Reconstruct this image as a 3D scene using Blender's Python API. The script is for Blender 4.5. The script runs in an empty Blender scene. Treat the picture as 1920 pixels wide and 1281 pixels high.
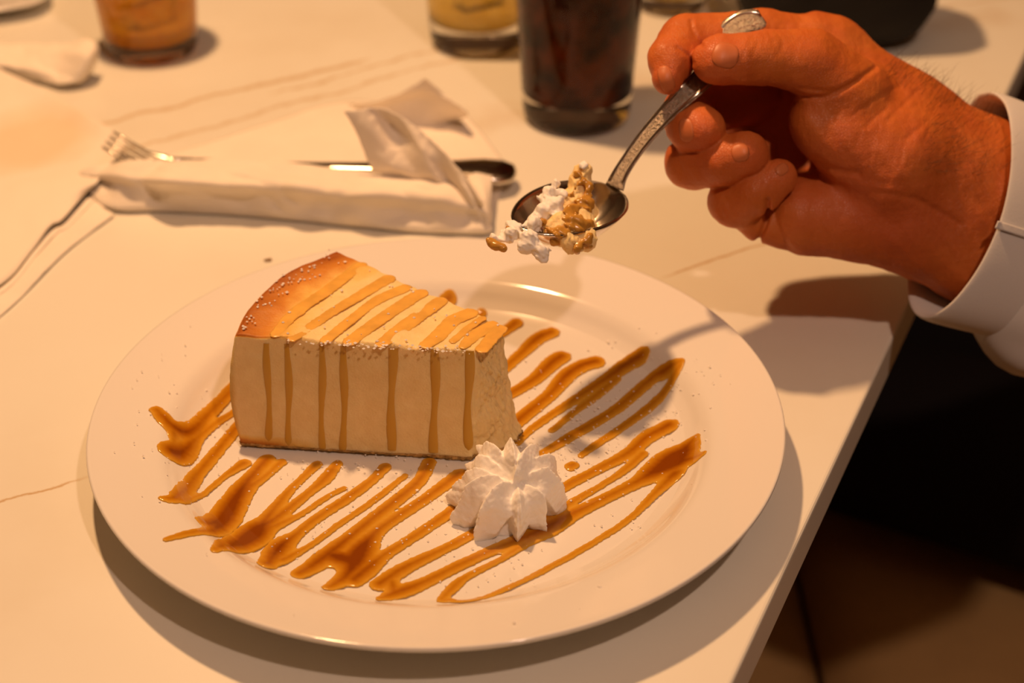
import bpy, math, random
import numpy as np
import openvdb
from mathutils import Vector

random.seed(7); rng = np.random.default_rng(7)
scene = bpy.context.scene
col = scene.collection

# ------------------------------------------------------------------ camera
FPX = 3000.0; PITCH = math.radians(33.032)
CAM = np.array([0.02892, -0.51229, 0.38473])
FW = np.array([0, math.cos(PITCH), -math.sin(PITCH)])
RT = np.array([1.0, 0, 0])
DN = np.array([0, -math.sin(PITCH), -math.cos(PITCH)])
cd = bpy.data.cameras.new('camera'); cam = bpy.data.objects.new('camera', cd); col.objects.link(cam)
cam.location = CAM; cam.rotation_euler = (math.pi / 2 - PITCH, 0, 0)
cd.sensor_width = 36; cd.lens = FPX / 1920 * 36; cd.clip_start = 0.02; cd.clip_end = 30
cd.dof.use_dof = True; cd.dof.focus_distance = 0.60; cd.dof.aperture_fstop = 7.0
scene.camera = cam

# ------------------------------------------------------------------ world, lamps, exposure
w = bpy.data.worlds.new('world'); scene.world = w; w.use_nodes = True
w.node_tree.nodes['Background'].inputs[0].default_value = (1.0, 0.60, 0.33, 1)
w.node_tree.nodes['Background'].inputs[1].default_value = 0.16
scene.view_settings.view_transform = 'Standard'; scene.view_settings.look = 'None'
scene.view_settings.gamma = 1.0; scene.view_settings.use_curve_mapping = False
scene.view_settings.exposure = 0.02
def lamp(name, loc, power, color, radius):
    l = bpy.data.lights.new(name, 'POINT'); l.energy = power; l.color = color; l.shadow_soft_size = radius
    o = bpy.data.objects.new(name, l); o.location = loc; col.objects.link(o); return o
lamp('pendant_lamp_light', (-0.20, 0.33, 0.94), 36.5, (1.0, 0.545, 0.245), 0.026)
lamp('ceiling_spot_light', (0.38, -0.60, 1.20), 20.0, (1.0, 0.66, 0.48), 0.030)       # paler bulb, in front and to the right

# ------------------------------------------------------------------ helpers
def ray(px, py): return FW + RT * ((px - 960) / FPX) + DN * ((py - 640.5) / FPX)
def P(px, py, z=0.0):
    r = ray(px, py); return CAM + r * ((z - CAM[2]) / r[2])
def PD(px, py, d): return CAM + ray(px, py) * d
def tag(o, label=None, cat=None, group=None, kind=None):
    if label: o['label'] = label
    if cat: o['category'] = cat
    if group: o['group'] = group
    if kind: o['kind'] = kind
    return o
def empty(name, loc, label, cat, group=None):
    o = bpy.data.objects.new(name, None); o.location = [float(c) for c in loc]; o.empty_display_size = .01
    col.objects.link(o); return tag(o, label, cat, group)
def mk(name, verts, faces, mat, parent=None, smooth=True, attr=None, sub=0, solid=0, bevel=0):
    """verts in world space; parent empties are unrotated so local = world - parent.location"""
    verts = np.asarray(verts, float)
    off = np.zeros(3)
    p = parent
    while p is not None: off = off + np.array(p.location); p = p.parent
    if parent is None:
        base = verts.mean(0); base[2] = verts[:, 2].min(); off = base
    me = bpy.data.meshes.new(name); me.from_pydata((verts - off).tolist(), [], [list(map(int, f)) for f in faces])
    me.validate(); me.update()
    if smooth: me.polygons.foreach_set('use_smooth', [True] * len(me.polygons))
    o = bpy.data.objects.new(name, me); col.objects.link(o)
    if parent is None: o.location = off
    else: o.parent = parent
    me.materials.append(mat)
    if attr:
        for k, v in attr.items():
            a = me.attributes.new(k, 'FLOAT', 'POINT'); a.data.foreach_set('value', np.asarray(v, np.float32))
    if bevel:
        m = o.modifiers.new('b', 'BEVEL'); m.width = bevel; m.segments = 3
    if solid:
        m = o.modifiers.new('s', 'SOLIDIFY'); m.thickness = solid; m.offset = -1
    if sub:
        m = o.modifiers.new('u', 'SUBSURF'); m.levels = sub; m.render_levels = sub
    return o
def lathe(name, prof, center, mat, parent=None, n=96, **kw):
    v = []; f = []
    cx, cy, cz = center
    for (r, z) in prof:
        for k in range(n):
            a = 2 * math.pi * k / n; v.append((cx + r * math.cos(a), cy + r * math.sin(a), cz + z))
    for i in range(len(prof) - 1):
        for k in range(n):
            k2 = (k + 1) % n; f.append((i * n + k, i * n + k2, (i + 1) * n + k2, (i + 1) * n + k))
    if prof[0][0] > 1e-6: f.append([k for k in range(n)][::-1])
    if prof[-1][0] > 1e-6: f.append([(len(prof) - 1) * n + k for k in range(n)])
    return mk(name, v, f, mat, parent, **kw)
def grid_mesh(name, G, mat, parent=None, closed_u=False, **kw):
    G = np.asarray(G, float); a, b = G.shape[:2]; f = []
    for i in range(a if closed_u else a - 1):
        i2 = (i + 1) % a
        for j in range(b - 1): f.append((i * b + j, i2 * b + j, i2 * b + j + 1, i * b + j + 1))
    return mk(name, G.reshape(-1, 3), f, mat, parent, **kw)
def crom(pts, n):
    """Catmull-Rom resample of a list of points (any dimension) to n points"""
    pts = np.asarray(pts, float); q = np.vstack([2 * pts[0] - pts[1], pts, 2 * pts[-1] - pts[-2]])
    t = np.linspace(0, len(pts) - 1 - 1e-9, n); i = t.astype(int); s = (t - i)[:, None]
    a, b, c, d = q[i], q[i + 1], q[i + 2], q[i + 3]
    return .5 * (2 * b + (c - a) * s + (2 * a - 5 * b + 4 * c - d) * s * s + (3 * b - a - 3 * c + d) * s ** 3)
def bez_grid(rows, nu, nv):
    """rows of 3-D control points -> smooth grid"""
    R = np.array([crom(r, nv) for r in rows])
    return np.array([crom(R[:, j], nu) for j in range(nv)]).transpose(1, 0, 2)
def vnoise(X, Y, Z, s, seed=0):
    """cheap smooth pseudo-noise in about [-1, 1]"""
    r = np.random.default_rng(seed); o = 0
    for k in range(5):
        d = r.normal(size=3); d /= np.linalg.norm(d); ph = r.uniform(0, 6.28, 2); e = r.normal(size=3); e /= np.linalg.norm(e)
        q = s * (1 + .35 * k)
        o = o + np.sin(q * (X * d[0] + Y * d[1] + Z * d[2]) + ph[0] + 1.7 * np.sin(q * .6 * (X * e[0] + Y * e[1] + Z * e[2]) + ph[1]))
    return o / 3.2
def smin(a, b, k):
    h = np.clip(.5 + .5 * (b - a) / k, 0, 1); return b * (1 - h) + a * h - k * h * (1 - h)
def cone(X, Y, Z, a, b, ra, rb):
    a = np.asarray(a, float); b = np.asarray(b, float); ba = b - a; L = max(ba @ ba, 1e-12)
    h = np.clip(((X - a[0]) * ba[0] + (Y - a[1]) * ba[1] + (Z - a[2]) * ba[2]) / L, 0, 1)
    return np.sqrt((X - a[0] - h * ba[0]) ** 2 + (Y - a[1] - h * ba[1]) ** 2 + (Z - a[2] - h * ba[2]) ** 2) - (ra + (rb - ra) * h)
def vdb_mesh(fn, lo, hi, vox):
    lo = np.array(lo, float); hi = np.array(hi, float); n = np.ceil((hi - lo) / vox).astype(int) + 1
    X, Y, Z = np.meshgrid(*[lo[i] + vox * np.arange(n[i], dtype=np.float32) for i in range(3)], indexing='ij')
    A = fn(X.astype(np.float32), Y.astype(np.float32), Z.astype(np.float32)).astype(np.float32) / vox
    A = np.clip(A, -3, 3)
    g = openvdb.FloatGrid(3.0); g.copyFromArray(A)
    pts, tris, quads = g.convertToPolygons(isovalue=0.0, adaptivity=0.0)
    faces = [list(q)[::-1] for q in quads] + [list(t)[::-1] for t in tris]
    return np.asarray(pts, float) * vox + lo, faces
def fix_normals(o):
    import bmesh
    bm = bmesh.new(); bm.from_mesh(o.data); bmesh.ops.recalc_face_normals(bm, faces=bm.faces); bm.to_mesh(o.data); bm.free()

# ------------------------------------------------------------------ materials
class NT:
    def __init__(s, name):
        s.m = bpy.data.materials.new(name); s.m.use_nodes = True; s.t = s.m.node_tree; s.b = s.t.nodes['Principled BSDF']
    def n(s, typ, **kw):
        x = s.t.nodes.new(typ)
        for k, v in kw.items():
            if k in x.inputs: x.inputs[k].default_value = v
            else: setattr(x, k, v)
        return x
    def l(s, a, b): s.t.links.new(a, b)
    def math(s, op, a, b=None, c=None, clamp=False):
        x = s.t.nodes.new('ShaderNodeMath'); x.operation = op; x.use_clamp = clamp
        for i, v in enumerate((a, b, c)):
            if v is None: continue
            if isinstance(v, (int, float)): x.inputs[i].default_value = v
            else: s.l(v, x.inputs[i])
        return x.outputs[0]
    def noise(s, scale, detail=3, rough=.5, coord=None, dist=0):
        x = s.n('ShaderNodeTexNoise'); x.inputs['Scale'].default_value = scale; x.inputs['Detail'].default_value = detail
        x.inputs['Roughness'].default_value = rough; x.inputs['Distortion'].default_value = dist
        s.l(coord or s.coord(), x.inputs['Vector']); return x.outputs['Fac']
    def coord(s):
        if not hasattr(s, '_c'): s._c = s.n('ShaderNodeNewGeometry').outputs['Position']
        return s._c
    def ramp(s, fac, stops):
        x = s.n('ShaderNodeValToRGB'); e = x.color_ramp.elements
        while len(e) < len(stops): e.new(.5)
        for i, (p, c) in enumerate(stops): e[i].position = p; e[i].color = (*c, 1) if len(c) == 3 else c
        s.l(fac, x.inputs[0]); return x.outputs[0]
    def mix(s, fac, a, b, blend='MIX'):
        x = s.n('ShaderNodeMix'); x.data_type = 'RGBA'; x.blend_type = blend
        for i, v in ((0, fac), (6, a), (7, b)):
            if isinstance(v, (int, float)): x.inputs[i].default_value = v
            elif isinstance(v, tuple): x.inputs[i].default_value = (*v, 1)
            else: s.l(v, x.inputs[i])
        return x.outputs[2]
    def attr(s, name): x = s.n('ShaderNodeAttribute'); x.attribute_name = name; return x.outputs['Fac']
    def bump(s, h, dist, strength=1.0):
        x = s.n('ShaderNodeBump'); x.inputs['Distance'].default_value = dist; x.inputs['Strength'].default_value = strength
        s.l(h, x.inputs['Height']); s.l(x.outputs[0], s.b.inputs['Normal'])
def pbr(name, color, rough=.5, metal=0, spec=.5, sss=0, sssr=(1, .5, .25), sscale=.004, trans=0, ior=1.45, bump=None, coat=0, var=None):
    t = NT(name); b = t.b
    b.inputs['Base Color'].default_value = (*color, 1); b.inputs['Roughness'].default_value = rough; b.inputs['Metallic'].default_value = metal
    b.inputs['Specular IOR Level'].default_value = spec; b.inputs['IOR'].default_value = ior
    b.inputs['Transmission Weight'].default_value = trans; b.inputs['Coat Weight'].default_value = coat; b.inputs['Coat Roughness'].default_value = .08
    if sss:
        b.inputs['Subsurface Weight'].default_value = sss; b.inputs['Subsurface Radius'].default_value = sssr; b.inputs['Subsurface Scale'].default_value = sscale
    if var:
        sc, amt = var
        f = t.noise(sc, 4)
        c2 = tuple(c * (1 - amt) for c in color); c1 = tuple(min(1, c * (1 + amt)) for c in color)
        t.l(t.ramp(f, [(.3, c2), (.7, c1)]), b.inputs['Base Color'])
    if bump: t.bump(t.noise(bump[0], 4, .6), bump[1])
    return t.m

def marble():
    t = NT('marble'); pos = t.coord()
    n1 = t.noise(5, 5, .55); base = t.ramp(n1, [(.30, (.74, .70, .60)), (.5, (.79, .77, .69)), (.72, (.81, .80, .73))])
    sep = t.n('ShaderNodeSeparateXYZ'); t.l(pos, sep.inputs[0]); x, y = sep.outputs[0], sep.outputs[1]
    VF = 1.5
    wig = t.math('MULTIPLY_ADD', t.noise(16, 6, .65), .05, -.025)
    wig2 = t.math('MULTIPLY_ADD', t.noise(95, 5, .6), .006, -.003)
    wigs = t.math('ADD', wig, wig2)
    def vein(p, q, width, fade, k=1.0):
        a = P(*p)[:2]; b = P(*q)[:2]; d = b - a; L = np.linalg.norm(d); d = d / L; nx, ny = -d[1], d[0]
        # signed distance and along
        dist = t.math('ADD', t.math('MULTIPLY_ADD', x, float(nx), t.math('MULTIPLY', y, float(ny))), float(-(a[0] * nx + a[1] * ny)))
        dist = t.math('ABSOLUTE', t.math('ADD', dist, t.math('MULTIPLY', wigs, k)))
        along = t.math('ADD', t.math('MULTIPLY_ADD', x, float(d[0]), t.math('MULTIPLY', y, float(d[1]))), float(-(a @ d)))
        m1 = t.math('MULTIPLY', along, 1 / .012, clamp=True); m2 = t.math('MULTIPLY', t.math('SUBTRACT', float(L), along), 1 / .012, clamp=True)
        v = t.math('SUBTRACT', 1.0, t.math('DIVIDE', dist, width), clamp=True)
        return t.math('MULTIPLY', t.math('MULTIPLY', t.math('MULTIPLY', v, m1), m2), min(.85, fade * VF))
    vs = [vein((-60, 960), (175, 890), .0011, .55, .25), vein((1235, 522), (1560, 418), .0013, .65, .25),
          vein((60, 262), (700, 110), .0035, .45, .5), vein((200, 295), (900, 95), .0028, .35, .6), vein((500, 180), (1000, 40), .002, .45, .6),
          vein((-300, 480), (1900, 20), .020, .16, 1.5), vein((1700, 20), (2100, -30), .002, .4, .5), vein((-200, 1400), (700, 1500), .01, .2, 1)]
    tot = vs[0]
    for v in vs[1:]: tot = t.math('MAXIMUM', tot, v)
    fl = t.noise(240, 2, .5); fl = t.math('MULTIPLY', t.math('GREATER_THAN', fl, .83), .25)
    c = t.mix(tot, base, (.50, .30, .10)); c = t.mix(fl, c, (.5, .3, .12))
    t.l(c, t.b.inputs['Base Color']); t.b.inputs['Roughness'].default_value = .34; t.b.inputs['Specular IOR Level'].default_value = .4
    return t.m
M = {}
M['marble'] = marble()
M['china'] = pbr('china', (.80, .77, .73), .10, spec=.55, coat=.3)
M['paper'] = pbr('paper', (.86, .79, .70), .9, spec=.1, sss=.15, sssr=(1, .9, .8), sscale=.002, bump=(1400, .00012), var=(40, .03))
def blotched():  # paper with a tan oval blotch, noisy edge fading into the plain colour
    t = NT('blotched_paper'); sx = t.n('ShaderNodeSeparateXYZ'); t.l(t.coord(), sx.inputs[0]); c = P(55, 258, .004)
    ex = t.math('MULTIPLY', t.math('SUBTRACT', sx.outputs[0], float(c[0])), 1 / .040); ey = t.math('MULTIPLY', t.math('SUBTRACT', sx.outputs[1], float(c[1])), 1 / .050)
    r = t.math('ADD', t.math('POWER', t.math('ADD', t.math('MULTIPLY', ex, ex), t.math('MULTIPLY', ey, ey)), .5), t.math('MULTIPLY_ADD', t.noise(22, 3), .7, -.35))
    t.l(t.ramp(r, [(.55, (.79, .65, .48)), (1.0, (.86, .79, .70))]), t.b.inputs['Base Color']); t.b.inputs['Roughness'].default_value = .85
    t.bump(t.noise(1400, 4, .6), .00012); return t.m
M['blotched_paper'] = blotched()
M['steel'] = pbr('steel', (.62, .57, .51), .17, metal=1, bump=(60, .0002))
M['patterned_steel'] = pbr('patterned_steel', (.50, .43, .34), .27, metal=1, bump=(1100, .0009), var=(700, .3))
M['black'] = pbr('black_fabric', (.012, .010, .009), .75, spec=.25, bump=(700, .0003))
M['trouser'] = pbr('trouser', (.013, .010, .010), .9, spec=.12, bump=(900, .0003))
M['leather'] = pbr('leather', (.46, .28, .115), .55, spec=.35, bump=(300, .0004), var=(14, .10))
M['floor'] = pbr('floor_wood', (.05, .025, .012), .5, var=(6, .4))
M['darkwood'] = pbr('dark_wood', (.06, .03, .015), .5, var=(30, .3))
M['cloth'] = pbr('shirt_cotton', (.66, .64, .63), .85, spec=.15, sss=.08, sscale=.002, bump=(1500, .00012))
M['glass'] = pbr('glass', (1, 1, .99), .0, trans=1, ior=1.32)
def drink_mat(name, c1, c2, trans, scale):
    t = NT(name); t.l(t.ramp(t.noise(scale, 3, .5), [(.38, c1), (.66, c2)]), t.b.inputs['Base Color'])
    t.b.inputs['Roughness'].default_value = .08; t.b.inputs['IOR'].default_value = 1.33; t.b.inputs['Transmission Weight'].default_value = trans; return t.m
M['cola'] = drink_mat('cola', (.016, .0015, .0003), (.12, .020, .002), .0, 55)
M['cola'].node_tree.nodes['Principled BSDF'].inputs['Specular IOR Level'].default_value = .02
M['amber'] = drink_mat('amber_drink', (.80, .30, .012), (.90, .46, .05), .55, 60)
M['gold'] = drink_mat('golden_drink', (.75, .48, .06), (.95, .72, .22), .75, 60)
M['ice'] = pbr('ice', (1, 1, 1), .12, trans=1, ior=1.31)
M['cream'] = pbr('whipped_cream', (.93, .90, .86), .55, spec=.3, sss=.35, sssr=(1, .85, .7), sscale=.003, bump=(500, .00025))
M['sugar'] = pbr('sugar', (.95, .90, .84), .5, spec=.5)
M['nail'] = pbr('nail', (.55, .165, .06), .42, spec=.35, sss=.2, sscale=.001)
M['hair'] = pbr('arm_hair', (.16, .07, .025), .5)
M['crumb'] = pbr('crumb', (.30, .16, .05), .9)
M['food'] = pbr('dark_food', (.10, .035, .015), .5, var=(60, .5), bump=(120, .002))
def caramel_mat():
    t = NT('caramel'); a = t.attr('thick')
    c = t.ramp(a, [(0.0, (.66, .36, .035)), (.32, (.54, .235, .010)), (.68, (.37, .118, .002)), (1, (.22, .050, .001))])
    t.l(c, t.b.inputs['Base Color']); t.b.inputs['Roughness'].default_value = .12; t.b.inputs['Specular IOR Level'].default_value = .5
    t.b.inputs['Subsurface Weight'].default_value = .1; t.b.inputs['Subsurface Radius'].default_value = (1, .4, .1); t.b.inputs['Subsurface Scale'].default_value = .0015
    return t.m
M['caramel'] = caramel_mat()
M['thin_caramel'] = pbr('thin_caramel', (.78, .43, .085), .3, sss=.2, sssr=(1, .5, .2), sscale=.002, var=(150, .12))
M['drip_caramel'] = pbr('drip_caramel', (.60, .33, .040), .3, sss=.15, sssr=(1, .5, .2), sscale=.002)
M['syrup'] = pbr('syrup', (.50, .26, .045), .2, sss=.2, sssr=(1, .6, .3), sscale=.003)
def filling_mat():
    t = NT('cheesecake_filling'); a = t.attr('brown')
    n = t.noise(140, 5, .6); base = t.ramp(n, [(.3, (.82, .60, .27)), (.7, (.90, .70, .35))])
    f = t.math('ADD', a, t.math('MULTIPLY_ADD', t.noise(90, 4), .5, -.25))
    br = t.ramp(f, [(0.0, (.86, .66, .30)), (.28, (.82, .50, .12)), (.55, (.62, .24, .03)), (.95, (.34, .09, .006))])
    m = t.math('MULTIPLY', a, 14, clamp=True)
    t.l(t.mix(m, base, br), t.b.inputs['Base Color'])
    t.b.inputs['Roughness'].default_value = .5; t.b.inputs['Specular IOR Level'].default_value = .35
    t.b.inputs['Subsurface Weight'].default_value = .3; t.b.inputs['Subsurface Radius'].default_value = (1, .7, .35); t.b.inputs['Subsurface Scale'].default_value = .004
    t.bump(t.math('ADD', t.noise(260, 5, .6), t.math('MULTIPLY', t.noise(1200, 3), .35)), .0005)
    return t.m
M['filling'] = filling_mat()
M['crust'] = pbr('crust', (.50, .30, .10), .9, bump=(700, .0008), var=(300, .5))
def skin_mat():
    t = NT('skin')
    big = t.noise(38, 4, .55); red = t.noise(90, 3, .5)
    c = t.ramp(big, [(.28, (.46, .100, .016)), (.5, (.54, .135, .023)), (.74, (.63, .185, .038))])
    c = t.mix(t.math('MULTIPLY', t.math('MULTIPLY_ADD', red, 2.4, -1.1, clamp=True), .45), c, (.58, .13, .045))
    a = t.attr('red'); c = t.mix(t.math('MULTIPLY', a, .55), c, (.60, .13, .045))
    t.l(c, t.b.inputs['Base Color']); t.b.inputs['Roughness'].default_value = .46; t.b.inputs['Specular IOR Level'].default_value = .35
    t.b.inputs['Subsurface Weight'].default_value = .22; t.b.inputs['Subsurface Radius'].default_value = (1, .35, .15); t.b.inputs['Subsurface Scale'].default_value = .004
    vo = t.n('ShaderNodeTexVoronoi'); vo.inputs['Scale'].default_value = 900; vo.feature = 'DISTANCE_TO_EDGE'; t.l(t.coord(), vo.inputs['Vector'])
    fine = t.math('ADD', t.math('MULTIPLY', t.math('MINIMUM', vo.outputs['Distance'], .12), 2.2), t.math('MULTIPLY', t.noise(420, 4, .6), .6))
    wr = t.n('ShaderNodeTexWave'); wr.inputs['Scale'].default_value = 70; wr.inputs['Distortion'].default_value = 9; wr.inputs['Detail'].default_value = 3
    wr.inputs['Detail Scale'].default_value = 1.5; t.l(t.coord(), wr.inputs['Vector'])
    t.bump(t.math('ADD', fine, t.math('MULTIPLY', wr.outputs['Fac'], .25)), .00028)
    return t.m
M['skin'] = skin_mat()

# ------------------------------------------------------------------ the setting
fl = mk('floor', [(-2.5, -2, -.75), (2.5, -2, -.75), (2.5, 3, -.75), (-2.5, 3, -.75)], [(0, 1, 2, 3)], M['floor'], smooth=False); tag(fl, kind='structure')

# the room round the table: it shades and mirrors, all of it outside the frame but real
M['ceiling'] = pbr('ceiling_paint', (.42, .34, .25), .9)
M['wall'] = pbr('wall_paint', (.16, .085, .045), .7, var=(2, .3))
ce = mk('ceiling', [(-2.5, -2, 1.95), (-2.5, 3, 1.95), (2.5, 3, 1.95), (2.5, -2, 1.95)], [(0, 1, 2, 3)], M['ceiling'], smooth=False); tag(ce, kind='structure')
for nm, a_, b_ in (('wall_back', (-2.5, 3), (2.5, 3)), ('wall_front', (2.5, -2), (-2.5, -2)), ('wall_left', (-2.5, -2), (-2.5, 3)), ('wall_right', (2.5, 3), (2.5, -2))):
    wl = mk(nm, [(*a_, -.75), (*b_, -.75), (*b_, 1.95), (*a_, 1.95)], [(0, 1, 2, 3)], M['wall'], smooth=False); tag(wl, kind='structure')

# table: right edge runs through two measured points
E1 = P(1373, 1281)[:2]; E2 = P(1688, 605)[:2]
ed = (E2 - E1) / np.linalg.norm(E2 - E1); en = np.array([ed[1], -ed[0]])
def TB(s, r, z): q = E1 + ed * s + en * r; return (q[0], q[1], z)
table = empty('dining_table', TB(.35, -.4, -.75), 'cream marble-topped restaurant table with faint brown veins, under the white dinner plate', 'table')
TH = -.023
v = [TB(-.16, 0, 0), TB(1.05, 0, 0), TB(1.05, -.80, 0), TB(-.16, -.80, 0)]; v += [(a, b, TH) for a, b, _ in v]
mk('tabletop', v, [(0, 1, 2, 3), (7, 6, 5, 4), (0, 4, 5, 1), (1, 5, 6, 2), (2, 6, 7, 3), (3, 7, 4, 0)], M['marble'], table, smooth=False, bevel=.0016)
bx = lambda s0, s1, r0, r1, z0, z1: [TB(s0, r0, z0), TB(s1, r0, z0), TB(s1, r1, z0), TB(s0, r1, z0), TB(s0, r0, z1), TB(s1, r0, z1), TB(s1, r1, z1), TB(s0, r1, z1)]
BF = [(3, 2, 1, 0), (4, 5, 6, 7), (0, 1, 5, 4), (1, 2, 6, 5), (2, 3, 7, 6), (3, 0, 4, 7)]
mk('pedestal', bx(.42, .52, -.45, -.35, -.73, TH), BF, M['darkwood'], table, smooth=False, bevel=.004)
mk('foot_plate', bx(.2, .74, -.67, -.13, -.75, -.73), BF, M['darkwood'], table, smooth=False, bevel=.004)

# bench to the right of the table
SZ = -.36
sa = P(1520, 1110, SZ); bench = empty('bench_seat', (sa[0] + .3, sa[1], -.75), 'tan leather bench seat below the table edge, with a seam between its cushions', 'bench')
def cushion(x0, x1, y0, y1):
    nx, ny = 26, 40; G = np.zeros((nx, ny, 3))
    for i in range(nx):
        for j in range(ny):
            u = -1 + 2 * i / (nx - 1); v_ = -1 + 2 * j / (ny - 1)
            u = math.sin(u * math.pi / 2) ; v_ = math.sin(v_ * math.pi / 2)
            e = max(abs(u), abs(v_))
            z = SZ - .03 * max(0, (abs(u) - .86) / .14) ** 2.4 - .03 * max(0, (abs(v_) - .86) / .14) ** 2.4
            z += .0015 * math.sin(9 * u + 3 * v_)
            G[i, j] = ((x0 + x1) / 2 + (x1 - x0) / 2 * u, (y0 + y1) / 2 + (y1 - y0) / 2 * v_, z)
    o = grid_mesh('cushion', G, M['leather'], bench, solid=.06); fix_normals(o)
    up = sum(p.normal.z for p in o.data.polygons) > 0; o.modifiers['s'].offset = -1 if up else 1; return o
gx = sa[0]
cushion(gx + .001, gx + .62, -.55, 1.0); cushion(gx - .45, gx - .001, -.55, 1.0)
mk('bench_base', [(gx - .43, -.53, -.75), (gx + .6, -.53, -.75), (gx + .6, .98, -.75), (gx - .43, .98, -.75), (gx - .43, -.53, SZ - .085), (gx + .6, -.53, SZ - .085), (gx + .6, .98, SZ - .085), (gx - .43, .98, SZ - .085)], BF, M['darkwood'], bench, smooth=False)

# ------------------------------------------------------------------ plate
RP = .135
PROF = np.array([(0, .0040), (.060, .0040), (.088, .0042), (.095, .0052), (.1005, .0085), (.1045, .0122), (.108, .0145), (.113, .0160), (.124, .0188), (.131, .0206), (.1338, .0214)])
def plate_z(r): return np.interp(r, PROF[:, 0], PROF[:, 1])
top = crom(PROF, 60)
lip = [(RP - .0004, .0214), (RP, .0206), (RP - .0003, .0196), (RP - .0016, .0188)]
under = [(.124, .0158), (.110, .0122), (.100, .0075), (.090, .0032), (.082, .0020), (.080, .0001), (.076, .0001), (.074, .0018), (.05, .0020), (.0001, .0020)]
pl = lathe('dinner_plate', [(max(r, .00001), z) for r, z in top] + lip + under, (0, 0, 0), M['china'], n=160)
fix_normals(pl); tag(pl, 'large round white china dinner plate holding the cheesecake and caramel', 'plate')
def PP(px, py, up=0.0):
    z = .0045
    for _ in range(8): q = P(px, py, z + up); z = .5 * z + .5 * float(plate_z(math.hypot(q[0], q[1])))
    return P(px, py, z + up)

# ------------------------------------------------------------------ caramel strokes
def strokes_mesh(name, strokes, parent, e=.00058, zf=None, vox=.00045, topz=None, k=.0012, wob=.0002, post=None, rk=1.68, mat='caramel'):
    segs = []
    for s in strokes:
        pts = []
        for (px, py, r) in s:
            q = PP(px, py) if topz is None else P(px, py, topz)
            d = float((q - CAM) @ FW); pts.append((q[0], q[1], max(r, 4.6) * d / FPX * rk))
        pts = crom(pts, max(2, 4 * len(pts))) if len(pts) > 2 else np.array(pts)
        segs.append(pts)
    allp = np.vstack(segs); lo = allp[:, :2].min(0) - .006; hi = allp[:, :2].max(0) + .006
    nx, ny = np.ceil((hi - lo) / vox).astype(int) + 1
    xs = lo[0] + vox * np.arange(nx); ys = lo[1] + vox * np.arange(ny); X, Y = np.meshgrid(xs, ys, indexing='ij')
    F = np.full(X.shape, 1.0)
    for pts in segs:
        f = np.full(X.shape, 1.0)
        for a, b in zip(pts[:-1], pts[1:]):
            m = max(a[2], b[2]) + .006
            i0, i1 = np.searchsorted(xs, [min(a[0], b[0]) - m, max(a[0], b[0]) + m]); j0, j1 = np.searchsorted(ys, [min(a[1], b[1]) - m, max(a[1], b[1]) + m])
            S = np.s_[i0:i1, j0:j1]; ba = b[:2] - a[:2]; L = max(ba @ ba, 1e-12)
            h = np.clip(((X[S] - a[0]) * ba[0] + (Y[S] - a[1]) * ba[1]) / L, 0, 1)
            f[S] = np.minimum(f[S], np.hypot(X[S] - a[0] - h * ba[0], Y[S] - a[1] - h * ba[1]) - (a[2] + (b[2] - a[2]) * h))
        F = smin(F, f, k)
    F = F + wob * vnoise(X, Y, 0 * X, 900, 3) + wob * .6 * vnoise(X, Y, 0 * X, 2400, 5)
    nz = int(2 * (e * 1.5) / vox) + 6; zs = (np.arange(nz) - nz // 2) * vox
    d2 = F[:, :, None] + e
    Z = zs[None, None, :]
    hgt = 1 / (.75 + .45 * np.clip(-F[:, :, None] / .003, 0, 1))      # pools stand a little higher
    A = np.sqrt(np.maximum(d2, 0) ** 2 + (np.abs(Z) * hgt) ** 2) - e
    g = openvdb.FloatGrid(3.0); g.copyFromArray(np.clip(A / vox, -3, 3).astype(np.float32))
    pts, tris, quads = g.convertToPolygons(isovalue=0.0, adaptivity=0.0); pts = np.asarray(pts, float)
    gx_ = np.clip(pts[:, 0], 0, nx - 1.001); gy_ = np.clip(pts[:, 1], 0, ny - 1.001); ix = gx_.astype(int); iy = gy_.astype(int); fx = gx_ - ix; fy = gy_ - iy
    Fi = F[ix, iy] * (1 - fx) * (1 - fy) + F[ix + 1, iy] * fx * (1 - fy) + F[ix, iy + 1] * (1 - fx) * fy + F[ix + 1, iy + 1] * fx * fy
    th = np.clip(-Fi / .0052, 0, 1)
    W = np.stack([lo[0] + pts[:, 0] * vox, lo[1] + pts[:, 1] * vox, pts[:, 2] * vox + zs[0]], 1)
    W[:, 2] += (plate_z(np.hypot(W[:, 0], W[:, 1])) if topz is None else topz) + .00012
    if post is not None: W = post(W)
    return mk(name, W, [list(q)[::-1] for q in quads] + [list(t)[::-1] for t in tris], M[mat], parent, attr={'thick': th})

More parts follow.
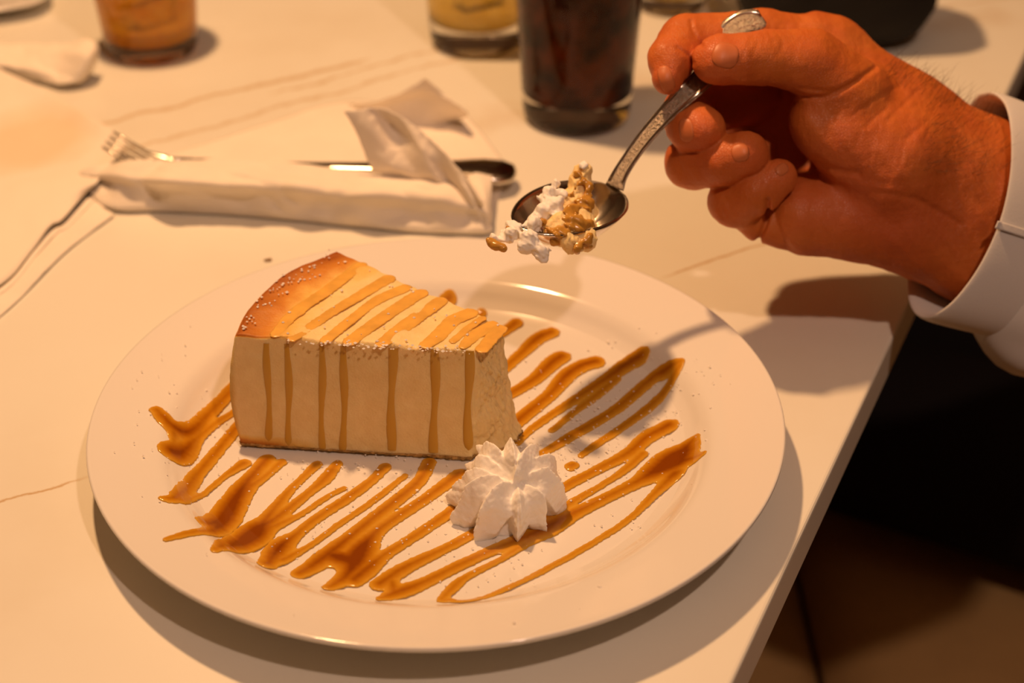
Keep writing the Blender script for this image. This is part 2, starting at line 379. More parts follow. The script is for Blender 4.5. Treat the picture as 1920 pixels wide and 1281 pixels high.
drz = empty('caramel_drizzle', (0, 0, .004), 'glossy brown caramel sauce drizzled in slanting zigzags across the dinner plate', 'sauce')
GR = [
 [[(295, 772, 9), (317, 795, 12), (342, 812, 15), (365, 806, 12), (392, 778, 9), (442, 725, 8)], [(327, 815, 9), (327, 832, 6), (325, 850, 17), (345, 848, 15), (372, 822, 8), (410, 792, 6), (450, 768, 6)]],
 [[(303, 935, 4), (328, 937, 10), (347, 922, 10), (372, 890, 9), (410, 845, 9), (455, 790, 8)], [(340, 940, 7), (372, 932, 4), (415, 900, 5), (440, 882, 7), (457, 871, 9)]],
 [[(312, 1013, 4), (345, 1004, 7), (390, 1000, 9), (418, 980, 20), (447, 930, 17), (477, 890, 11), (500, 864, 11)], [(395, 985, 16), (420, 975, 18)], [(445, 940, 14), (470, 915, 9), (500, 893, 6), (528, 868, 7)]],
 [[(405, 1033, 7), (440, 1025, 18), (478, 1003, 23), (498, 978, 12), (540, 925, 7), (565, 900, 6), (594, 872, 7)], [(490, 990, 17), (520, 972, 10), (580, 925, 7), (612, 897, 9), (632, 871, 7)], [(500, 995, 10), (560, 968, 5), (610, 935, 4), (645, 917, 4)]],
 [[(722, 877, 8), (700, 900, 7), (667, 925, 8), (592, 975, 8), (556, 1004, 9), (524, 1030, 17), (502, 1060, 12)], [(760, 893, 3), (700, 940, 5), (635, 985, 5), (580, 1025, 5), (530, 1052, 9)]],
 [[(805, 868, 9), (785, 905, 9), (735, 946, 10), (668, 1000, 11), (612, 1045, 15), (562, 1077, 11)], [(862, 890, 10), (810, 928, 9), (750, 968, 9), (705, 1000, 11), (672, 1042, 22), (652, 1080, 15), (618, 1103, 9)],
  [(868, 945, 9), (785, 1002, 8), (725, 1040, 9), (690, 1068, 14), (665, 1088, 14)], [(625, 1045, 18), (665, 1055, 20)]],
 [[(905, 992, 8), (835, 1030, 8), (760, 1066, 11), (712, 1097, 12)], [(714, 1124, 7), (748, 1112, 13), (800, 1092, 10), (860, 1062, 9), (925, 1033, 9), (985, 1010, 13), (1028, 990, 16), (1075, 965, 11), (1128, 939, 9), (1190, 908, 10), (1230, 885, 18), (1268, 862, 24), (1300, 826, 8)], [(1270, 868, 20), (1308, 858, 7), (1318, 852, 3)], [(735, 1095, 10), (740, 1112, 10)],
  [(827, 1126, 6), (850, 1103, 8), (880, 1080, 6), (940, 1050, 5), (1000, 1012, 7)], [(835, 1128, 6), (885, 1127, 4), (964, 1098, 4), (1081, 1037, 5), (1175, 978, 5), (1230, 925, 7), (1265, 890, 13)],
  [(1035, 930, 7), (1070, 908, 8), (1128, 878, 8), (1180, 850, 10), (1215, 820, 11), (1254, 799, 12)], [(1030, 972, 9), (1065, 948, 7), (1128, 911, 5), (1175, 880, 6), (1205, 852, 7)]],
 [[(930, 632, 8), (967, 607, 9)]],
 [[(925, 712, 8), (943, 695, 8), (982, 660, 9), (1010, 635, 11), (1033, 625, 10)]],
 [[(930, 755, 9), (948, 745, 9), (1000, 714, 10), (1035, 682, 12), (1052, 670, 12)]],
 [[(955, 802, 11), (975, 787, 11), (1030, 742, 10), (1062, 706, 12), (1090, 688, 12), (1116, 680, 12)]],
 [[(970, 832, 5), (1000, 803, 6), (1060, 762, 7), (1125, 720, 9), (1170, 688, 12), (1198, 671, 12)], [(1035, 808, 5), (1075, 775, 5), (1110, 750, 6), (1155, 712, 6)]],
 [[(1005, 857, 5), (1040, 838, 7), (1075, 817, 8), (1150, 772, 8), (1215, 718, 9), (1250, 695, 11), (1275, 680, 6)], [(1090, 855, 2.5), (1120, 833, 6), (1170, 800, 6), (1225, 758, 7), (1255, 722, 6), (1272, 690, 6)]],
 [[(1070, 876, 8), (1074, 874, 8)]],
 [[(825, 575, 8), (842, 562, 9)]], [[(885, 598, 7), (902, 590, 7)]],
]
for g in GR: strokes_mesh('caramel_streak', g, drz)

# ------------------------------------------------------------------ cheesecake slice
ZB = .0046; ZT = .0515
Tp = dict(A=P(440, 627, ZT), M1=P(470, 572, ZT), M2=P(535, 512, ZT), B=P(630, 468, ZT), F=P(893, 658, ZT), G=P(940, 612, ZT))
cake = empty('cheesecake_slice', ((Tp['A'] + Tp['G'])[0] / 2, (Tp['A'] + Tp['G'])[1] / 2, ZB), 'slice of baked cheesecake with browned top and caramel stripes, partly eaten, on the dinner plate', 'cheesecake')
def edge(pts, n, last=False): q = crom(pts, n + 1); return q if last else q[:-1]
# outline, top: front edge A->F, eaten end F->G, right edge G->B, outer arc B->A
tA, tM1, tM2, tB, tF, tG = [Tp[k][:2] for k in ('A', 'M1', 'M2', 'B', 'F', 'G')]
bA = P(452, 838, ZB)[:2]; bF = P(878, 866, ZB)[:2]; bG = P(985, 815, ZB)[:2]; 
bB = tB + (bA - tA) * .5
arcdir = (tA - tF) / np.linalg.norm(tA - tF)
NF, NE, NR, NA = 110, 60, 110, 70
def outline(A, M1_, M2_, B, F, G, endbulge):
    endm = (F + G) / 2 + endbulge
    right = [G, G * .75 + B * .25 + np.array([0, .0012]), G * .5 + B * .5 + np.array([-.0006, .0002]), G * .25 + B * .75 + np.array([0, -.0006]), B]
    q = [edge([A, (A + F) / 2, F], NF), edge([F, endm, G], NE), edge(right, NR), edge([B, M2_, M1_, A], NA)]
    return np.vstack(q)
nz = 44
oT = outline(tA, tM1, tM2, tB, tF, tG, np.array([.0002, -.0005]))
oB = outline(bA, tM1 + (bA - tA), tM2 + (bA - tA) * .8, bB, bF, bG, np.array([.003, -.003]))
N = len(oT); idx = np.arange(N)
isend = (idx >= NF) & (idx < NF + NE); isarc = idx >= NF + NE + NR; isright = (idx >= NF + NE) & ~isarc
endw = np.zeros(N); endw[isend] = np.sin(np.linspace(0, 1, NE) * math.pi) ** .35
endw[NF - 8:NF] = np.linspace(0, .15, 8); endw[NF + NE:NF + NE + 8] = np.linspace(.3, 0, 8)
cen = oT.mean(0); rows = []; brown = []
def rowat(t, inset, z):
    e = t ** 1.0; et = np.where(isend | (np.abs(idx - NF) < 30) | (np.abs(idx - NF - NE) < 30), t ** .55, t)   # eaten end slumps outward at its foot
    # smooth switch
    ker = np.ones(17) / 17; et = np.convolve(np.r_[et[-8:], et, et[:8]], ker, 'valid')
    o = oB + (oT - oB) * et[:, None]
    d = cen - o; L = np.linalg.norm(d, axis=1)[:, None]; o = o + d / L * inset
    tl = t * 3
    bulge = .0034 * np.sin(np.clip(t, 0, 1) * math.pi) * isarc
    o = o - (d / L) * bulge[:, None]
    nn = vnoise(o[:, 0], o[:, 1], np.full(N, z), 420, 11) * .0013 + vnoise(o[:, 0], o[:, 1], np.full(N, z), 1300, 12) * .0008 + rng.normal(0, .00022, N)
    nn2 = vnoise(o[:, 0], o[:, 1], np.full(N, z), 700, 14) * .00012
    o = o + (d / L) * (nn * endw + nn2 + (isright * 1.0) * vnoise(o[:, 0], o[:, 1], np.full(N, z), 500, 9) * .0006)[:, None]
    return np.column_stack([o, np.full(N, z)])
zc = ZB + .0014
for i in range(nz):
    t = i / (nz - 1); z = zc + (ZT - .0012 - zc) * t
    rows.append(rowat((z - ZB) / (ZT - ZB), 0, z))
    bz = np.clip((t - .93) / .07, 0, 1) * .30 + np.clip((.10 - t) / .10, 0, 1) * .9
    brown.append(np.where(isarc, .12 + bz, 0) + np.where((idx < 40), np.clip((.09 - t) / .09, 0, 1) * np.clip((40 - idx) / 40., 0, 1) * 1.0, 0))
r0 = rows[-1]
def arcdist(q):  # distance from outer arc of the slice, on the top
    a = oT[isarc]; return np.min(np.linalg.norm(q[:, None, :2] - a[None], axis=2), axis=1)
for (ins, dz) in [(.0004, .0007), (.0011, .00115), (.002, .0012)] + [(k, None) for k in np.linspace(.004, .06, 22)]:
    s = min(1, ins / .06)
    if dz is not None:
        q = rowat(1.0, ins, ZT - .0012 + dz)
    else:
        o = rows[nz + 2][:, :2]; q = np.column_stack([o + (cen - o) * ((ins - .002) / .058), np.full(N, ZT)])
    q[:, 2] += .0006 * vnoise(q[:, 0], q[:, 1], 0 * q[:, 0], 130, 4) - .0025 * np.clip(1 - np.linalg.norm(q[:, :2] - tG, axis=1) / .012, 0, 1)
    rows.append(q)
    ad = arcdist(q)
    brown.append(np.clip(1.0 - ad / .030, .02, 1) ** 1.2 + .12 * np.clip(1 - np.linalg.norm(q[:, :2] - tG, axis=1) / .02, 0, 1) * 3)
G = np.array(rows).transpose(1, 0, 2); BR = np.array(brown).T
grid_o = grid_mesh('filling', G, M['filling'], cake, closed_u=True, attr={'brown': BR.reshape(-1)}); fix_normals(grid_o)
# crumb base under the filling
rr = []
for t in np.linspace(0, 1, 6):
    q = rowat(.03 * t, -.0002 + .0014 * (1 - t) ** 2, ZB + .0017 * t)
    q[:, :2] += rng.normal(0, .00022, (N, 2)); rr.append(q)
o = rr[0][:, :2]; rr.insert(0, np.column_stack([o + (cen - o) * .98, np.full(N, ZB)]))
cb = grid_mesh('crust', np.array(rr).transpose(1, 0, 2), M['crust'], cake, closed_u=True); fix_normals(cb); cb['label'] = 'crumbly browned base layer'
# caramel on the top
TS = [[(676, 499, 8), (610, 548, 8), (554, 586, 8), (518, 627, 7)], [(727, 524, 9), (680, 552, 8), (623, 586, 7), (570, 622, 7), (548, 636, 6)], [(645, 520, 3), (600, 553, 4), (560, 590, 3)],
      [(759, 541, 8), (715, 560, 8), (687, 578, 7), (640, 615, 7), (612, 638, 7)], [(788, 551, 9), (750, 575, 9), (710, 602, 9), (658, 640, 9)],
      [(825, 566, 9), (773, 602, 10), (735, 632, 10), (716, 645, 8)], [(880, 588, 10), (850, 602, 10), (825, 628, 10), (799, 647, 8)], [(905, 598, 5), (880, 615, 5), (850, 640, 5)], [(922, 610, 8), (890, 630, 9), (870, 650, 6)], [(936, 618, 9), (905, 655, 8)]]
for s in TS: strokes_mesh('caramel_stripe', [s], cake, e=.00036, topz=ZT + .0001, wob=.0002, vox=.0004, rk=1.75, mat='thin_caramel')
# drips down the front face
from mathutils.bvhtree import BVHTree
cake_bvh = BVHTree.FromPolygons([Vector(v_) for v_ in G.reshape(-1, 3)], [(i * G.shape[1] + j, ((i + 1) % G.shape[0]) * G.shape[1] + j, ((i + 1) % G.shape[0]) * G.shape[1] + j + 1, i * G.shape[1] + j + 1) for i in range(G.shape[0]) for j in range(G.shape[1] - 1)])
pa, pb, pc = np.append(tA, ZT), np.append(tF, ZT), np.append((bA + bF) / 2, ZB)
front_n = np.cross(pb - pa, pc - pa); front_n /= np.linalg.norm(front_n)
if front_n @ (CAM - pa) < 0: front_n = -front_n
def front_pt(px, t, out):
    """point on front face at fraction t of height (1 top) hit by column px of the front edge"""
    qa, qb = rowcache[0], rowcache[1]
    i = px; a = qb[i]; b = qa[i]
    return a
def drip(x0, x1, ytop, ybot, wpx):
    n = 30; G_ = []
    # front face: indices 0..NF-1; find parameter along edge by projecting rows
    for j in range(n + 1):
        s = j / n; py = ytop + (ybot - ytop) * s; px = x0 + (x1 - x0) * s + 1.6 * math.sin(s * 7 + x0)
        pa, pb = np.append(tA, ZT), np.append(tF, ZT)
        rn = Vector(ray(px, py)).normalized(); hit = cake_bvh.ray_cast(Vector(CAM), rn)
        if hit[0] is None: continue
        q = np.array(hit[0]); nrm = front_n
        hw = wpx / 4800 * (1 + .22 * math.sin(s * 9 + x0 * .3)) * (1.0 if s < .93 else 1 - (s - .93) * 5)
        if s == 1: hw = .0003
        side = (pb - pa) / np.linalg.norm(pb - pa)
        row = []
        for k in range(9):
            a = math.pi * k / 8; row.append(q + side * (-math.cos(a) * hw) + nrm * (math.sin(a) * hw * .32 - .0001))
        G_.append(row)
    n_ = np.array(G_); th = np.full(n_.shape[0] * 9, .22)
    o = grid_mesh('caramel_drip', n_, M['drip_caramel'], cake, attr={'thick': th}); fix_normals(o)
for (x0, x1, yb, w_) in [(500, 505, 828, 6.5), (539, 542, 836, 6.5), (603, 604, 848, 6.5), (645, 644, 850, 7), (736, 733, 858, 8), (816, 813, 862, 8), (880, 877, 845, 8)]: drip(x0, x1, 642 + (x0 - 440) * .035, yb, w_)

# sugar grains: nobody could count them
def grains(name, pts, parent=None, size=(.00025, .0006), mat='sugar'):
    V = []; F_ = []
    for (x, y, z) in pts:
        s = random.uniform(*size); b = len(V)
        for d in ((1, 0, 0), (-1, 0, 0), (0, 1, 0), (0, -1, 0), (0, 0, 1), (0, 0, -1)):
            V.append((x + s * d[0] * random.uniform(.6, 1.3), y + s * d[1] * random.uniform(.6, 1.3), z + s * d[2] * random.uniform(.5, 1)))
        F_ += [(b + a, b + c, b + e_) for a, c, e_ in ((0, 2, 4), (2, 1, 4), (1, 3, 4), (3, 0, 4), (2, 0, 5), (1, 2, 5), (3, 1, 5), (0, 3, 5))]
    o = mk(name, V, F_, M[mat], parent, smooth=False); tag(o, kind='stuff'); return o
pts = []
def inside_plate(px, py): q = PP(px, py); return math.hypot(q[0], q[1]) < .125
def sprinkle(n, cx, cy, sx, sy, up=.0009):
    for _ in range(n):
        px, py = random.gauss(cx, sx), random.gauss(cy, sy)
        if inside_plate(px, py): q = PP(px, py); pts.append((q[0], q[1], q[2] + up * random.uniform(.2, 1.2)))
sprinkle(170, 1090, 790, 90, 60); sprinkle(60, 1230, 740, 60, 60); sprinkle(130, 740, 960, 130, 55); sprinkle(60, 1000, 850, 40, 25); sprinkle(70, 1100, 900, 80, 50)
sprinkle(50, 330, 780, 60, 90); sprinkle(60, 560, 950, 130, 80); sprinkle(30, 900, 1080, 150, 40); sprinkle(40, 640, 880, 60, 12)
s = grains('powdered_sugar', pts); tag(s, 'fine white sugar grains sprinkled over the plate and caramel', 'sugar')
pts = []
for _ in range(90):
    x = random.uniform(540, 880); y = 641 + (x - 540) * .05 + random.gauss(0, 3); q = P(x, y, ZT + .0007); pts.append(q)
for _ in range(60):
    t = random.random(); a = P(455 + 165 * t, 610 - 130 * t ** .8 + random.gauss(0, 10), ZT + .0006); pts.append(a)
for _ in range(60): pts.append(P(random.uniform(520, 860), random.uniform(560, 640), ZT + .0007)) if False else None
pts = [p for p in pts if p is not None]
for _ in range(40):
    a = random.random(); b = random.random(); q = (1 - b) * ((1 - a) * tA + a * tF) + b * ((1 - a) * tB + a * tG); pts.append((q[0], q[1], ZT + .0008))
grains('sugar_grains', pts, cake, (.00025, .0008))['label'] = 'white sugar grains on the browned top'

# ------------------------------------------------------------------ whipped cream rosette
def blade(X, Y, Z, a, b, ra, rb):
    a = np.asarray(a, float); b = np.asarray(b, float); ba = b - a; L = max(ba @ ba, 1e-12)
    n = np.cross(ba, [0, 0, 1.0]); n /= max(np.linalg.norm(n), 1e-9)
    h = np.clip(((X - a[0]) * ba[0] + (Y - a[1]) * ba[1] + (Z - a[2]) * ba[2]) / L, 0, 1)
    dx, dy, dz = X - a[0] - h * ba[0], Y - a[1] - h * ba[1], Z - a[2] - h * ba[2]
    p = np.abs(dx * n[0] + dy * n[1] + dz * n[2]); q = np.sqrt(np.maximum(dx * dx + dy * dy + dz * dz - p * p, 0))
    return (p * 1.15 + q * .72 - (ra + (rb - ra) * h)) * .75
wc = PP(948, 972)
CT = [((895, 838), .0215, .0050), ((955, 826), .0285, .0046), ((1003, 856), .0235, .0058), ((1042, 888), .0150, .0058), ((1050, 940), .0095, .0050), ((1012, 985), .0060, .0046),
      ((975, 1003), .0050, .0048), ((912, 1002), .0055, .0060), ((868, 966), .0085, .0055), ((848, 912), .0130, .0045), ((872, 872), .0170, .0045)]
CC = P(968, 922, .0175) - wc
def cream_fn(X, Y, Z):
    x = X - wc[0]; y = Y - wc[1]; z = Z - wc[2]
    d = cone(x, y, z, (CC[0] * .3, CC[1] * .3 + .001, .002), (CC[0], CC[1], .0100), .0115, .0060)
    for k, ((u, v), h, r0) in enumerate(CT):
        r0 = r0 * 1.05; tp = P(u, v, h) - wc; md = CC * .45 + tp * .55 + [0, 0, .0016 if h > .012 else .0040]
        r1 = r0 * 1.18; b0 = blade(x, y, z, CC - [0, 0, .003], md, r1 * .7, r1); b0 = smin(b0, blade(x, y, z, md, tp, r1, .0007), .0006)
        ft = np.array([tp[0] * .86, tp[1] * .86, .0035]); b0 = smin(b0, blade(x, y, z, ft, md, r0 * .85, r1 * .95), .0008)
        d = smin(d, b0, .0006)
    d = np.maximum(d, -(z + .0006))
    return d + .00035 * vnoise(x, y, z, 420, 21) + .00016 * vnoise(x, y, z, 1700, 22)
V, F_ = vdb_mesh(cream_fn, wc + [-.028, -.028, -.002], wc + [.028, .028, .037], .00042)
o = mk('whipped_cream', V, F_, M['cream']); tag(o, 'star-piped dollop of white whipped cream beside the front of the cheesecake slice', 'cream')

# ------------------------------------------------------------------ glasses and drinks
def tumbler(name, px, py, rb, rt, h, base_t, fill, liq, label, liqname, ice=0, wall=.0022, seed=1):
    # (px, py): the nearest point of the foot's outline in the picture
    q = P(px, py, 0); c = np.array([q[0], q[1] + rb, 0.0])
    root = empty(name, (c[0], c[1], 0.0002), label, 'glass')
    R = lambda z: rb + (rt - rb) * z / h
    prof = [(.0001, .0022), (rb * .55, .0020), (rb * .78, .0004), (rb * .90, .0002), (rb * .97, .0014), (R(.005), .005)]
    prof += [(R(z), z) for z in np.linspace(.01, h - .001, 12)] + [(R(h) - wall * .5, h), (R(h) - wall, h - .001)]
    prof += [(R(z) - wall, z) for z in np.linspace(h - .006, base_t + .004, 12)] + [(R(base_t) - wall - .003, base_t + .0008), (rb * .6, base_t), (.0001, base_t - .001)]
    g = lathe('glass_body', prof, (c[0], c[1], .0002), M['glass'], root, n=96); fix_normals(g)
    e = -.0003
    lp = [(.0001, base_t - .001 + e)] + [(rb * .6, base_t + e), (R(base_t) - wall - .003 - e, base_t + .0008 + e)] + [(R(z) - wall - e, z) for z in np.linspace(base_t + .004, fill, 10)] + [(.0001, fill)]
    l = lathe('drink', lp, (c[0], c[1], .0002), M[liq], root, n=96); fix_normals(l); l['label'] = liqname
    rs = random.Random(seed)
    for i in range(ice):
        s = .0095; a = rs.uniform(0, 6.28); rr_ = (rb - .018) * rs.random(); zz = base_t + .016 + i * .017
        ang = rs.uniform(0, 1.5); vv = []
        for dx in (-1, 1):
            for dy in (-1, 1):
                for dz in (-1, 1):
                    x_, y_, z_ = dx * s, dy * s, dz * s * .85
                    x2, y2 = x_ * math.cos(ang) - y_ * math.sin(ang), x_ * math.sin(ang) + y_ * math.cos(ang)
                    z2 = z_ + .3 * x2
                    vv.append((c[0] + rr_ * math.cos(a) + x2, c[1] + rr_ * math.sin(a) + y2, zz + z2))
        ic = mk('ice_cube', vv, [(0, 1, 3, 2), (4, 6, 7, 5), (0, 4, 5, 1), (2, 3, 7, 6), (0, 2, 6, 4), (1, 5, 7, 3)], M['ice'], root, smooth=False, bevel=.002); fix_normals(ic)
    return root
tumbler('tumbler_glass', 270, 128, .0275, .0345, .088, .010, .055, 'amber', 'tumbler of amber drink with ice at the far left, behind the curled napkin', 'amber drink', ice=1, seed=3)
tumbler('cola_glass', 1084, 262, .0300, .0385, .140, .0150, .115, 'cola', 'tall glass of dark cola with ice, standing behind the raised spoon', 'dark brown cola', ice=2, seed=5)
tumbler('tumbler_glass', 893, 114, .0285, .0350, .090, .016, .050, 'gold', 'thick-based tumbler with pale golden drink, half hidden behind the cola glass', 'pale golden drink', ice=1, seed=8)
tumbler('tumbler_glass', 1262, 36, .0220, .0280, .085, .010, .045, 'gold', 'small glass with golden drink farthest back, just right of the cola glass', 'golden drink', ice=0, seed=9)

# black rounded pouch at the back
bp = P(1612, 112, 0)
def pouch(X, Y, Z):
    x = np.abs(X - bp[0] + .012) / .060; y = np.abs(Y - bp[1] - .040) / .040; z = np.abs(Z - .045) / .045
    n = 3.6; d = (x ** n + y ** n + z ** n) ** (1 / n) - 1
    return d * .035 + .0006 * vnoise(X, Y, Z, 130, 31)
V, F_ = vdb_mesh(pouch, (bp[0] - .09, bp[1] - .01, -.003), (bp[0] + .065, bp[1] + .095, .1), .0016)
V[:, 2] = np.maximum(V[:, 2], .0003)
o = mk('black_pouch', V, F_, M['black']); tag(o, 'black round-cornered pouch standing on the table behind the hand', 'pouch')

# ------------------------------------------------------------------ napkins
def sheet(name, rows, parent, nu=40, nv=60, thick=.0006, wr=.0006, ws=120, seed=1, mat='paper', sharp=None):
    """rows: list of rows of (px, py, z)"""
    R_ = [[P(px, py, z) for (px, py, z) in r] for r in rows]
    G_ = bez_grid(R_, nu, nv)
    G_[:, :, 2] += wr * vnoise(G_[:, :, 0], G_[:, :, 1], G_[:, :, 2], ws, seed) + wr * .4 * vnoise(G_[:, :, 0], G_[:, :, 1], G_[:, :, 2], ws * 3, seed + 1)
    G_[:, :, 2] = np.maximum(G_[:, :, 2], .0009)
    return grid_mesh(name, G_, M[mat], parent, solid=thick)
npk = empty('rolled_napkin', P(530, 400, 0), 'crumpled white paper napkin rolled around a fork, lying behind the dinner plate', 'napkin')
# flat back layer on the table
sheet('napkin_sheet', [[(175, 330, .004), (400, 262, .0015), (640, 190, .0015), (760, 198, .002), (872, 212, .0015)],
                       [(230, 345, .004), (450, 300, .002), (660, 250, .002), (800, 255, .003), (915, 262, .0015)],
                       [(260, 370, .002), (480, 350, .002), (680, 330, .002), (840, 330, .002), (950, 318, .0015)],
                       [(280, 385, .002), (500, 385, .002), (700, 390, .002), (850, 395, .002), (925, 392, .0015)]], npk, wr=.0006, ws=90, seed=5)
# the roll: cross-sections from left tip to right end; each is back-bottom, back-top, ridge, front, bottom
def roll():
    secs = []
    # (x, top_y, ridge_y, mid_y, bottom_y, height)
    data = [(148, 328, 330, 334, 338, .006, .004), (200, 309, 318, 345, 388, .014, .010), (300, 304, 326, 358, 394, .021, .016), (420, 303, 330, 366, 400, .022, .017),
            (540, 308, 334, 372, 410, .022, .018), (660, 322, 345, 385, 422, .021, .017), (760, 332, 350, 392, 432, .020, .016), (850, 340, 362, 400, 436, .018, .014), (905, 362, 385, 410, 437, .013, .010), (921, 395, 405, 420, 434, .006, .004)]
    for (x, yt, yr, ym, yb, h, hm) in data:
        f_ = P(x, yb, .0010)
        secs.append([P(x, yt, h * .82) + [0, .010, -h * .75], P(x, yt, h * .9) + [0, .003, -.003], P(x, yt, h * .96), P(x, yr, h), P(x, (yr * .55 + ym * .45), h * .97), P(x, ym, hm * .75), P(x, yb - 6, .004), f_, f_ + [0, .006, 0], f_ + [0, .02, 0]])
    G_ = bez_grid(secs, 120, 64)
    x, y, z = G_[:, :, 0], G_[:, :, 1], G_[:, :, 2]
    amp = np.clip((z - .002) / .006, 0, 1)
    crs = np.abs(vnoise(x, y, z, 75, 44)); crs2 = np.abs(vnoise(x, y, z, 160, 47))
    disp = (.0042 * (crs - .4) + .0018 * (crs2 - .4)) * amp
    G_[:, :, 2] += disp * .7; G_[:, :, 1] -= disp
    return G_
G_ = roll(); grid_mesh('napkin_roll', G_, M['paper'], npk, solid=.0006)
# right end turned-up corner
sheet('napkin_corner', [[(862, 312, .010), (890, 312, .012), (924, 322, .012)], [(885, 350, .012), (905, 352, .014), (922, 358, .011)], [(903, 395, .010), (912, 400, .011), (919, 405, .008)], [(900, 430, .004), (912, 432, .004), (919, 430, .003)]], npk, nu=20, nv=16, wr=.0003)
# big flap standing up from the roll, its face to the viewer
sheet('napkin_flap', [[(645, 206, 0.0545), (680, 202, 0.0548), (716, 204, 0.0536), (765, 226, 0.0493), (815, 268, 0.0408), (862, 325, 0.0293), (903, 378, 0.0200)],
                      [(662, 238, 0.0456), (700, 236, 0.0467), (738, 240, 0.0415), (785, 268, 0.0408), (830, 305, 0.0315), (868, 345, 0.0250), (905, 388, 0.0150)],
                      [(678, 272, 0.0365), (718, 276, 0.0363), (752, 280, 0.0340), (800, 302, 0.0327), (838, 335, 0.0220), (872, 360, 0.0220), (904, 394, 0.0130)],
                      [(692, 305, 0.0275), (730, 312, 0.0271), (772, 318, 0.0257), (812, 334, 0.0240), (848, 352, 0.0180), (878, 378, 0.0170), (902, 402, 0.0110)],
                      [(702, 326, 0.0212), (740, 332, 0.0200), (780, 338, 0.0200), (818, 346, 0.0190), (850, 358, 0.0170), (878, 388, 0.0120), (900, 412, 0.0090)]], npk, nu=70, nv=100, wr=.0012, ws=170, seed=61)
# second, softer corner standing behind it
sheet('napkin_flap', [[(652, 196, .012), (700, 192, .016), (745, 178, .022), (780, 156, .029), (796, 146, .033), (800, 149, .032)],
                      [(670, 205, .009), (722, 200, .012), (775, 184, .018), (815, 172, .025), (838, 180, .023), (842, 183, .022)],
                      [(700, 222, .005), (752, 214, .008), (800, 203, .013), (840, 199, .017), (868, 206, .017), (876, 213, .015)],
                      [(735, 250, .0015), (775, 246, .0015), (810, 240, .0015), (838, 234, .0015), (858, 228, .002), (866, 222, .003)]], npk, nu=30, nv=44, wr=.0006, seed=71)
# fork inside the roll
fa = P(203, 266, .016); fb = P(968, 327, .009)
fork = empty('fork', (fa + fb) / 2 * [1, 1, 0] + [0, 0, .001], 'steel fork wrapped in the rolled napkin, its tines and handle end sticking out', 'fork')
fd = (fb - fa) / np.linalg.norm(fb - fa); fs = np.cross([0, 0, 1], fd); fs /= np.linalg.norm(fs); fu = np.cross(fd, fs); FL = np.linalg.norm(fb - fa)
def bar(name, secs, mat, parent, n=14, sq=2.6, cap=True, **kw):
    """secs: (centre, half width vec, half thickness vec)"""
    G_ = []
    for c_, a_, b_ in secs:
        r_ = []
        for k in range(n):
            t = 2 * math.pi * k / n; ct, st = math.cos(t), math.sin(t)
            ct = math.copysign(abs(ct) ** (2 / sq), ct); st = math.copysign(abs(st) ** (2 / sq), st)
            r_.append(np.asarray(c_) + np.asarray(a_) * ct + np.asarray(b_) * st)
        G_.append(r_)
    G_ = np.array(G_); v = G_.reshape(-1, 3).tolist(); m = len(G_); f = []
    for i in range(m - 1):
        for k in range(n): f.append((i * n + k, i * n + (k + 1) % n, (i + 1) * n + (k + 1) % n, (i + 1) * n + k))
    f.append(list(range(n))); f.append([(m - 1) * n + k for k in range(n)])
    o = mk(name, v, f, mat, parent, **kw); fix_normals(o); return o
FP = crom([P(u_, v_, z_) for u_, v_, z_ in ((203, 267, .020), (240, 283, .0175), (275, 300, .013), (340, 314, .010), (450, 314, .010), (560, 311, .012), (700, 314, .012), (860, 316, .011), (968, 327, .008))], 200)
FS = np.r_[0, np.cumsum(np.linalg.norm(np.diff(FP, axis=0), axis=1))]; FL = FS[-1]
def fpt(s, side=0, up=0): return np.array([np.interp(s, FS, FP[:, k]) for k in range(3)]) + fs * side + fu * up
hs = []
for s, wd, tk in [(.040, .0100, .0012), (.050, .0110, .0013), (.062, .0085, .0016), (.072, .0045, .0018), (.09, .0032, .0018), (.13, .0042, .0016), (FL - .04, .0070, .0022), (FL - .018, .0115, .0030), (FL - .008, .0122, .0032), (FL - .002, .0085, .0028), (FL, .003, .001)]:
    hs.append((fpt(s), fs * wd, fu * tk))
bar('handle', hs, M['steel'], fork)
for k in range(4):
    sd = (k - 1.5) * .0058
    bar('tine', [(fpt(s, sd * (1 - .0 * s), u), fs * w_, fu * .0009) for s, w_, u in [(0, .0005, .0015), (.006, .0011, .0005), (.02, .0014, -.001), (.032, .0016, -.001), (.044, .0020, 0)]], M['steel'], fork, n=8)

# unfolded napkin at the left
nl = empty('unfolded_napkin', P(60, 330, 0), 'unfolded white napkin with layered edges at the left side of the table', 'napkin')
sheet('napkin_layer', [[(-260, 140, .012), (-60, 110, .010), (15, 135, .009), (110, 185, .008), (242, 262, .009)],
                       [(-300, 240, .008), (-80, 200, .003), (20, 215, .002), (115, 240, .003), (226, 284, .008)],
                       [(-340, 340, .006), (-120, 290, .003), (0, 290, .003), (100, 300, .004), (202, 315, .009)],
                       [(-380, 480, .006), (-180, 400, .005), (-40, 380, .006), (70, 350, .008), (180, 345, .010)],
                       [(-420, 700, .004), (-200, 640, .004), (-4, 535, .0042), (60, 466, .0044), (96, 424, .0044), (118, 412, .0044), (166, 358, .0046)]], nl, nu=60, nv=60, wr=.0007, ws=60, seed=81, mat='blotched_paper')
sheet('napkin_layer', [[(-420, 706, .0026), (-200, 646, .0026), (-2, 541, .0028), (62, 472, .0030), (100, 430, .0030), (122, 418, .0030), (172, 364, .0030)],
                       [(-410, 716, .0022), (-200, 654, .0022), (2, 549, .0024), (66, 480, .0026), (106, 436, .0026), (128, 424, .0026), (182, 370, .0026)]], nl, nu=6, nv=50, wr=.0003, seed=85)
